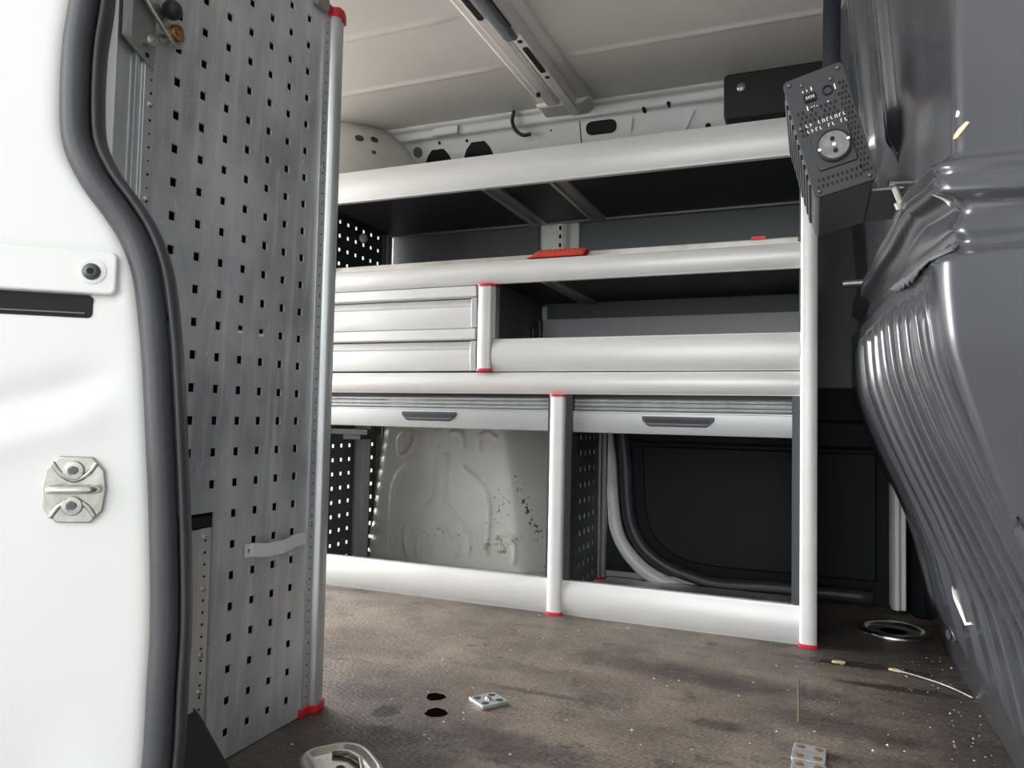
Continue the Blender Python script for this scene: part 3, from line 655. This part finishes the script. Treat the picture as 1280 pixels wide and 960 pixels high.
# roller shutters, rolled up
def shutter(x0, x1, hx0, hx1, zb, zt):
    pr = [(FY+.034,zb),(FY+.020,zb),(FY+.0185,zb+.003),(FY+.0185,zt-.035),(FY+.0195,zt-.034)]
    y = FY+.0195; z = zt-.034
    s = rp(MB().prism([(FY+.034,zb),(FY+.020,zb),(FY+.018,zb+.003),(FY+.018,zb+.050),(FY+.0165,zb+.0515),(FY+.0165,zb+.054),(FY+.024,zb+.055),(FY+.034,zb+.055)],'x',x0,x1),'roller_shutter', M_aludull, smooth=35)
    for k in range(3):
        zz = zb+.0555+k*.011
        rp(MB().prism([(FY+.034,zz)]+[(FY+.028-.007*math.sin(PI*t),zz+.0103*t) for t in np.linspace(0,1,9)]+[(FY+.034,zz+.0103)],'x',x0+.001,x1-.001),'slat', M_alu, s, smooth=40)
    zc = zb+.031; w = .013
    tz = [(hx0,zc+w),(hx1,zc+w),(hx1-.001,zc+.003),(hx1-.012,zc-.008),(hx1-.02,zc-w+.001),(hx0+.02,zc-w+.001),(hx0+.012,zc-.008),(hx0+.001,zc+.003)]
    hd = rp(MB().prism(tz,'y',FY+.0155,FY+.019),'grip', M_darkch, s, bevel=.002, seg=2, smooth=40)
    tz2 = [(a+(.008 if a < (hx0+hx1)/2 else -.008), zc+(b-zc)*.62-.001) for a,b in tz]
    rp(MB().prism(tz2,'y',FY+.0148,FY+.0165),'grip_recess', M_under, hd)
    rp(MB().prism([(a,(b-zc)*.28+zc-.0055) for a,b in tz2],'y',FY+.0138,FY+.0165),'grip_lip', M_liner, hd, bevel=.001)
shutter(-1.40,-.6415,-1.088,-.914,.4665,.555); shutter(-.5765,-.0465,-.398,-.2215,.4655,.555)
rp(MB().box(-1.40,-1.21,FY+.03,FY+.10,.440,.455),'shutter_stop', M_black)
rp(MB().box(-1.30,-1.24,FY+.04,FY+.10,.425,.441),'stop_foot', M_black)
# two shallow drawers
def drawer(z0, zt, name):
    h = zt-z0
    d = rp(MB().box(-1.40,-.825,FY+.03,2.18,z0+.004,zt-.012),'drawer', M_scuff)
    rp(MB().prism([(FY+.03,z0+.001),(FY+.012,z0+.001),(FY+.0105,z0+.003),(FY+.004,z0+.036),(FY+.0035,z0+.058),(FY+.008,z0+.0605),(FY+.014,z0+.064),(FY+.015,z0+.068),(FY+.026,z0+.070),(FY+.027,z0+.083),(FY+.03,z0+.083)],'x',-1.40,-.868),'drawer_front', M_fascia, d, smooth=30)
    rp(MB().prism([(FY+.03,zt-.030),(FY-.004,zt-.030),(FY-.006,zt-.028),(FY-.0065,zt-.003),(FY-.004,zt-.001),(FY+.03,zt-.001)],'x',-1.40,-.852),'handle_rail', M_fascia, d, bevel=.001)
    rp(MB().prism([(FY+.03,z0+.001),(FY+.003,z0+.001),(FY-.001,z0+.040),(FY-.001,z0+.082),(FY+.03,z0+.082)],'x',-.868,-.852),'front_end_cap', M_aludull, d, bevel=.001)
drawer(.624,.7405,'a'); drawer(.742,.8575,'b')
rp(MB().box(-1.40,-.85,FY+.028,FY+.035,.62,.862),'drawer_gap', M_under)
# black loop hanging in the open bin corner
bl = smooth_path([(-.775,2.05,.765),(-.765,2.04,.79),(-.75,2.035,.78),(-.752,2.035,.72),(-.765,2.04,.655),(-.78,2.05,.70),(-.775,2.05,.765)],6)
tag(MB().tube(bl,.009,10).build('cable_loop', M_black, smooth=180),'black cable loop inside the open bin beside the drawers','cable')

# things on the middle shelf
mb_ = thing('straight_bar', 'long pale straight bar lying on the middle shelf behind its edge', 'bar', (-.70,1.86,.88))
local(MB().box(-1.36,-.034,1.852,1.868,.8805,.9425),mb_).build('bar', M_bar, mb_, bevel=.003)
local(MB().box(-.142,-.108,1.850,1.870,.9400,.9490),mb_).build('red_clip', M_red, mb_, bevel=.001)
cl = []
for t in np.linspace(0,1,60):
    h = .0215*(min(1,t/.16)**.8)*(1-.25*max(0,(t-.93)/.07))*(1+.05*math.sin(t*75))
    cl.append([(-.715+.160*t+.010*k,y,.9245+h*k) for y,k in ((1.816,0),(1.819,.55),(1.825,.9),(1.831,1),(1.842,1),(1.846,.8),(1.849,.4),(1.850,0))])
tag(MB().grid(cl).build('red_cloth', M_redcl, smooth=60, solid=.002, offset=0),'orange red ribbed strap draped over the middle shelf edge','strap')
# white knob on the rack's side sheet
kq = smooth_path([(-1.4,2.06,1.09),(-1.385,2.06,1.095),(-1.375,2.06,1.085)],4)
tag(MB().lathe([(.004,0),(.012,.006),(.016,.016),(.012,.024),(.004,.028)],(-1.404,2.055,1.085),(1,0,0),n=16).build('hook_knob', M_scuff, smooth=180),'small pale knob on the dark perforated side under top shelf','hook')

# ------------------------------------------------------------------ inverter on the bulkhead
IA = math.radians(14.5)
iv = thing('power_inverter', 'dark grey power inverter with round socket mounted tilted on the bulkhead', 'inverter', (.036,1.0,.79))
ub, vb = Vector((math.cos(IA),0,math.sin(IA))), Vector((-math.sin(IA),0,math.cos(IA)))
OI = Vector((.0015,1.0,.787)); IW, IH, ID = .0715, .1585, .215
def I(u,v,y): p = OI+ub*u+vb*v; return (p.x,1.0+y,p.z)
def ib(pts, y0, y1):
    n = len(pts); return local(MB().add([I(a,b,y0) for a,b in pts]+[I(a,b,y1) for a,b in pts],[tuple(range(n)),tuple(range(2*n-1,n-1,-1))]+[(i,n+i,n+(i+1)%n,(i+1)%n) for i in range(n)]),iv)
case = rrect(0,IW,0,IH,.006)
ribs = []
ib(case,.003,ID).build('case', M_inv, iv, bevel=.001, smooth=40)
for k in range(9):
    ib([(-.003,.022+k*.014),(.001,.022+k*.014),(.001,.029+k*.014),(-.003,.029+k*.014)],.012,ID-.006).build('cooling_fin', M_inv, iv)
fp = ib(rrect(-.0012,IW+.0012,-.0012,IH+.0012,.007),-.001,.003).build('front_plate', M_invf, iv, bevel=.0008, smooth=40)
# socket
ib(rrect(.012,.058,.030,.078,.003),-.0035,0).build('socket_plate', M_invf, iv, bevel=.001, smooth=40)
so = Vector(I(.036,.056,0))
q = local(MB().lathe([(.0205,0),(.0205,.0075),(.0190,.0085),(.0182,.0075)],so,(0,-1,0),n=36),iv).build('socket', M_invf, iv, smooth=40)
local(MB().lathe([(.0178,.0086),(.0172,.0088),(.0165,.0084),(.001,.0080)],so,(0,-1,0),n=30),iv).build('socket_well', M_clear, q, smooth=40)
for du,dv,rr,m in ((-.0065,-.001,.0028,M_hole),(.0065,.001,.0028,M_hole),(0,0,.0022,M_steel)):
    local(MB().lathe([(rr,0),(rr,.0098)],Vector(I(.036+du*0-.0*dv,.056+du*1.2,0)),(0,-1,0),n=14),iv).build('pin_hole' if m is M_hole else 'centre_screw', m, q)
for s in (-1,1): local(MB().box(-.0022,.0022,-.0055,-.001,-.0022,.0022),MB_ := bpy.data.objects.new('tmp',None)) if False else ib([(.036+s*.0172-.0022,.0538+s*.0015),(.036+s*.0172+.0022,.0538+s*.0015),(.036+s*.0172+.0022,.0582+s*.0015),(.036+s*.0172-.0022,.0582+s*.0015)],-.0105,0).build('earth_clip', M_steel, q, bevel=.0008)
# switch, round port, vents, print and corner screws
ib(rrect(.018,.033,.122,.133,.0015),-.004,0).build('rocker_switch', M_hole, iv, bevel=.001)
for k in range(4): ib([(.0205+k*.0028,.1255),(.0222+k*.0028,.1255),(.0222+k*.0028,.1292),(.0205+k*.0028,.1292)],-.0044,-.003).build('switch_mark', M_chan, iv)
local(MB().lathe([(.0065,0),(.0065,.003),(.005,.0034),(.0048,.001),(.001,.0008)],Vector(I(.047,.129,0)),(0,-1,0),n=22),iv).build('usb_port', M_hole, iv, smooth=40)
vh = [MB(), MB()]
vents = []
for row in range(18):
    z = .010+row*.0070
    for c in range(3):
        u = .0605+c*.0042-(.0021 if row%2 else 0)
        if row < 16 or c > 0: vents.append((u,z+.004))
for row in range(2):
    for c in range(10): vents.append((.006+c*.0056+(.0028 if row else 0),.011+row*.0085))
for row in range(3):
    for c in range(9):
        if random.random() < .75: vents.append((.007+c*.0056+(.0028 if row%2 else 0),.098+row*.0068))
for row in range(2): 
    for c in range(2): vents.append((.006+c*.0045,.082+row*.007))
vm = MB()
for u,v in vents[:]:
    if u < .004 or u > IW-.002: continue
    n = 6; pts = [(u+.0015*math.cos(2*PI*k/8),v+.0026*math.sin(2*PI*k/8)) for k in range(8)]
    b0 = len(vm.v); vm.add([I(a,b,-.0016) for a,b in pts]+[I(a,b,.001) for a,b in pts],[tuple(range(8))]+[(i,8+i,8+(i+1)%8,(i+1)%8) for i in range(8)])
local(vm,iv).build('vent_holes', M_hole, iv)
# printed marks: bars beside the switch and two rows of tiny lettering
marks = [(.0185,.1365,.0012,.0028),(.0235,.1365,.0012,.0028),(.0290,.1360,.0014,.0050),(.0555,.1270,.0014,.0072),(.0185,.1120,.0014,.0060),(.0235,.1145,.0016,.0010),(.0270,.1145,.0010,.0018),(.0300,.1138,.0016,.0010),(.0430,.1140,.0020,.0016)]
pm = MB()
for u,v,w,h in marks: 
    pm.add([I(u,v,-.0017),I(u+w,v,-.0017),I(u+w,v+h,-.0017),I(u,v+h,-.0017),I(u,v,.001),I(u+w,v,.001),I(u+w,v+h,.001),I(u,v+h,.001)],[(0,1,2,3),(0,4,5,1),(1,5,6,2),(2,6,7,3),(3,7,4,0)])
for row,(v0,txt) in enumerate(((.0905,'11 1011011'),(.0825,'1111 11 11'))):
    for k,ch in enumerate(txt):
        if ch == ' ': continue
        u = .0115+k*.0050; h = .0046; seg = [(u,v0,.0010,h)] if ch == '1' else [(u,v0,.0008,h),(u+.0022,v0,.0008,h),(u,v0+h-.0008,.003,.0008)]
        if ch == '1': seg.append((u,v0+h*.5*((k*7)%3)/1.2,.0024,.0009))
        for a,b,w,h2 in seg:
            pm.add([I(a,b,-.0017),I(a+w,b,-.0017),I(a+w,b+h2,-.0017),I(a,b+h2,-.0017)],[(0,1,2,3)])
local(pm,iv).build('printed_marks', M_print, iv)
for u,v in ((.006,.006),(IW-.006,.006),(.006,IH-.006),(IW-.006,IH-.006),(.005,.092),(.020,.147),(.054,.142)):
    local(MB().lathe([(.0026,0),(.0026,.0016),(.0016,.0024)],Vector(I(u,v,-.001)),(0,-1,0),n=12),iv).build('screw', M_dsteel, iv, smooth=40)
# mounting foot against the bulkhead
ib([(IW-.002,-.001),(IW+.034,-.010),(IW+.034,-.007),(IW-.002,.002)],.05,ID-.01).build('mount_bracket', M_inv, iv)

# black conduit rising from the inverter to the roof
cd = smooth_path([(.030,1.245,.93),(.026,1.243,.99),(.024,1.245,1.08),(.026,1.25,1.20),(.034,1.26,1.32),(.040,1.27,1.449)],8)
cg = []
for i,p in enumerate(cd):
    cg.append([(p[0]+a*.013,p[1]+b*.010,p[2]) for a,b in ((-1,-1),(-.75,-1.15),(.75,-1.15),(1,-1),(1,1),(-1,1),(-1,-1))])
tag(MB().grid(cg).build('cable_conduit', mat('conduit_plastic',(.012,.013,.017),.4,spec=.3), smooth=35),'black flat cable conduit rising from the inverter to the roof','conduit')

# small hardware on the bulkhead
x_,y_,z_ = bulk_point(.26,.790)
sb = thing('stud_bolt', 'small steel stud with cross pin on the bulkhead under the ribs', 'bolt', (float(x_)-.012,float(y_),.790))
MB().lathe([(.008,-.006),(.008,.002),(.004,.003),(.004,.020),(.002,.022)],(0,0,-.02),(-.4,-.3,1),n=16).build('stud', M_zinc, sb, smooth=40)
MB().tube([(-.014,-.004,.004),(.012,.004,.005)],.0035,12).build('cross_pin', M_steel, sb, smooth=60)
x_,y_,z_ = bulk_point(1.165,.832)
tag(MB().tube([(.118,1.90,.834),(.062,1.90,.832),(.060,1.90,.832)],[.009,.009,.007],16).build('locking_pin', M_zinc, smooth=40),'short bright metal pin sticking out between rack and bulkhead','pin')
# torn strip of tape
tp = []
for i,u in enumerate(np.linspace(-.015,.30,24)):
    zc = float(np.interp(base(u)[1],[.74,1.09],[.652,.676])); wd = .010*math.sin(PI*(i/23))**.6+.0015+.003*math.sin(i*2.3)
    tp.append([bulk_point(u,zc+wd*s,.004+.003*(1-abs(s))+.0012*math.sin(i*1.7+s*3)) for s in (-1,-.5,0,.5,1)])
tag(MB().grid(tp).build('torn_tape', M_tape, smooth=180, solid=.0015, offset=0),'torn strip of dark tape on the bulkhead step','tape')

# hanging cable end by the roof bow
hc = smooth_path([(-.862,2.07,1.448),(-.874,2.085,1.425),(-.868,2.10,1.40),(-.845,2.105,1.383),(-.820,2.11,1.385)],6)
tag(MB().tube(hc,.006,8).build('loose_wire', M_black, smooth=180),'short black wire hooked over the rail beside the roof bow','wire')

# ------------------------------------------------------------------ things on the floor
def plate(x, y, rz, label, w=.047, d=.058, rust=True, bump=False):
    p = thing('floor_plate', label, 'plate', (x,y,0), rz, 'screwed plates on the floor')
    MB().prism(rrect(-w/2,w/2,-d/2,d/2,.003),'z',0,.006).build('plate', M_plate, p, bevel=.001, smooth=40)
    for sx in (-1,1):
        for sy in (-1,1):
            MB().lathe([(.0065,.005),(.0065,.0064),(.003,.0068)],(sx*w*.27,sy*d*.28,0),n=16).build('screw', M_rust if rust else M_dsteel, p, smooth=40)
    if bump: MB().lathe([(.006,.005),(.005,.009),(.002,.010)],(0,0,0),n=16).build('centre_stud', M_steel, p, smooth=60)
plate(-.0055,1.221,-.06,'square steel plate with four rusty screws on floor, farther of the right pair')
plate(-.0065,1.158,-.06,'square steel plate with rusty screws, nearer of the right pair, cut by frame')
plate(-.527,1.206,-.62,'small square steel plate with centre stud alone in mid floor',.050,.052,False,True)

lc = thing('lashing_cup', 'oval bright steel lashing cup set in floor beside the perforated panel', 'lashing cup', (-.615,.895,0), math.radians(-38))
def ring(rx, ry, z, r, n=40, e=3.0):
    return [(rx*math.copysign(abs(math.cos(t))**(2/e),math.cos(t)),ry*math.copysign(abs(math.sin(t))**(2/e),math.sin(t)),z) for t in np.linspace(0,2*PI,n,endpoint=False)]
rings = [ring(.072,.052,.001,0),ring(.072,.052,.005,0),ring(.069,.049,.0075,0),ring(.064,.044,.0070,0),ring(.060,.040,.002,0),ring(.050,.030,.0012,0),ring(.01,.006,.0010,0)]
g = np.array(rings); g = np.concatenate([g,g[:,:1]],1)
MB().grid(g).build('cup', M_steel, lc, smooth=50)
MB().tube([(-.042,0,.004),(-.030,.020,.0065),(.0,.027,.0075),(.030,.020,.0065),(.042,0,.004)],.0042,10).build('lashing_eye', M_steel, lc, smooth=180)
MB().lathe([(.012,.0012),(.010,.004),(.003,.005)],(.012,-.008,0),n=16).build('rusty_bolt', M_rust, lc, smooth=60)

fr = thing('floor_ring', 'round shiny metal ring in floor at the dark corner by the bulkhead', 'ring', (.180,2.035,0))
MB().lathe([(.082,0),(.082,.004),(.075,.009),(.066,.008),(.060,.002),(.058,.001)],n=48).build('rim', M_steel, fr, smooth=60)
MB().lathe([(.0585,.0004),(.0585,.0014),(.03,.0010)],n=40).build('centre_disc', M_galvd, fr)

tag(MB().tube(smooth_path([(-.0265,1.562,.003),(-.026,1.50,.0045),(-.024,1.42,.004),(-.023,1.345,.003)],6),.0013,8).build('twig', M_twig, smooth=180),'thin straight brown twig lying on floor in front of right post','twig')
def chip(x,y,l,w,rz,label):
    t = MB().prism([(-l/2,-w*.3),(-l*.2,-w/2),(l*.4,-w*.4),(l/2,w*.1),(l*.2,w/2),(-l*.4,w*.4)],'z',0,.004).build('wood_chip', M_chip, bevel=.0008)
    t.location = (x,y,.0005); t.rotation_euler = (0,0,rz); tag(t,label,'wood chip','wood chips')
chip(.049,1.715,.028,.012,.1,'pale wood chip on floor just right of the red post cap')
chip(.155,1.712,.026,.011,-.3,'pale wood chip on floor at the start of the grey wire')
tag(MB().tube(smooth_path([(.165,1.705,.003),(.20,1.68,.004),(.24,1.645,.004),(.272,1.60,.003)],6),.0018,8).build('floor_wire', M_chan, smooth=180),'thin grey wire on floor between wood chip and bulkhead','wire')
cr = MB()
def crumb(x,y,r,z=0):
    s = random.random()*6; k = 5
    cr.add([(x+r*math.cos(s+a*2*PI/k)*random.uniform(.6,1.2),y+r*math.sin(s+a*2*PI/k)*random.uniform(.6,1.2),z) for a in range(k)]+[(x,y,z+r*random.uniform(.5,1.0))],[(i,(i+1)%k,k) for i in range(k)])
for _ in range(110):
    x = random.uniform(-.75,.27); y = random.uniform(.9,1.79); crumb(x,y,random.choice((.0011,.0014,.0018,.0026)))
for _ in range(60):
    crumb(random.gauss(.22,.05),random.uniform(1.3,1.9),random.choice((.001,.0014,.002)))
c_ = cr.build('crumbs', M_crumb); tag(c_,'pale crumbs and grit scattered over the brown floor','crumbs'); c_['kind'] = 'stuff'
cr = MB()
for _ in range(420): crumb(random.uniform(-.575,-.05),random.triangular(1.835,2.2,1.85),random.uniform(.001,.004),.0165)
c2 = cr.build('grit', mat('brown_grit',(.10,.075,.04),.9,var=(.03,.025,.02),scale=60)); tag(c2,'brown grit lying inside the open lower right compartment','grit'); c2['kind'] = 'stuff'

# ------------------------------------------------------------------ daylight and camera
BASE, SIDE, REAR = .75, 2.25, 19.0
w = bpy.data.worlds.new('overcast'); bpy.context.scene.world = w; w.use_nodes = True
nt = w.node_tree; bg = nt.nodes['Background']
tc = nt.nodes.new('ShaderNodeTexCoord')
def lobe(d, edge, gain):
    """a bright part of the overcast sky round direction d"""
    dv = nt.nodes.new('ShaderNodeVectorMath'); dv.operation = 'DOT_PRODUCT'; dv.inputs[1].default_value = Vector(d).normalized()
    nt.links.new(tc.outputs['Generated'], dv.inputs[0])
    mr = nt.nodes.new('ShaderNodeMapRange'); mr.interpolation_type = 'SMOOTHSTEP'
    for k,v in zip(('From Min','From Max','To Min','To Max'),(edge,1,0,gain)): mr.inputs[k].default_value = v
    nt.links.new(dv.outputs['Value'], mr.inputs['Value']); return mr.outputs[0]
def plus(a, b):
    m = nt.nodes.new('ShaderNodeMath'); m.operation = 'ADD'
    for k,v in enumerate((a,b)):
        if isinstance(v,float): m.inputs[k].default_value = v
        else: nt.links.new(v, m.inputs[k])
    return m.outputs[0]
nt.links.new(plus(lobe((-.88,-.45,.12),.90,5.0), plus(plus(lobe((-.25,-.96,.12),.60,SIDE), lobe((-.85,.52,.30),.25,REAR)), BASE)), bg.inputs['Strength'])
bg.inputs['Color'].default_value = (.97,.985,1,1)

cam = bpy.data.cameras.new('camera'); co = bpy.data.objects.new('camera', cam); C.objects.link(co)
yaw, pit, rol = .389447867, .0451472857, .021195656
f = Vector((-math.sin(yaw)*math.cos(pit),math.cos(yaw)*math.cos(pit),math.sin(pit))); rt = Vector((math.cos(yaw),math.sin(yaw),0)); u0 = rt.cross(f)
r2 = rt*math.cos(rol)+u0*math.sin(rol); u2 = u0*math.cos(rol)-rt*math.sin(rol)
m3 = Matrix((r2,u2,-f)).transposed(); co.matrix_world = Matrix.Translation((0,0,.5)) @ m3.to_4x4()
cam.sensor_width = 36; cam.lens = 36*921.238/1280; cam.clip_start = .01
sc = bpy.context.scene; sc.camera = co
vs = sc.view_settings; vs.view_transform = 'Standard'; vs.look = 'None'; vs.gamma = 1; vs.use_curve_mapping = False; vs.exposure = .40
sc.cycles.max_bounces = 12; sc.cycles.diffuse_bounces = 8
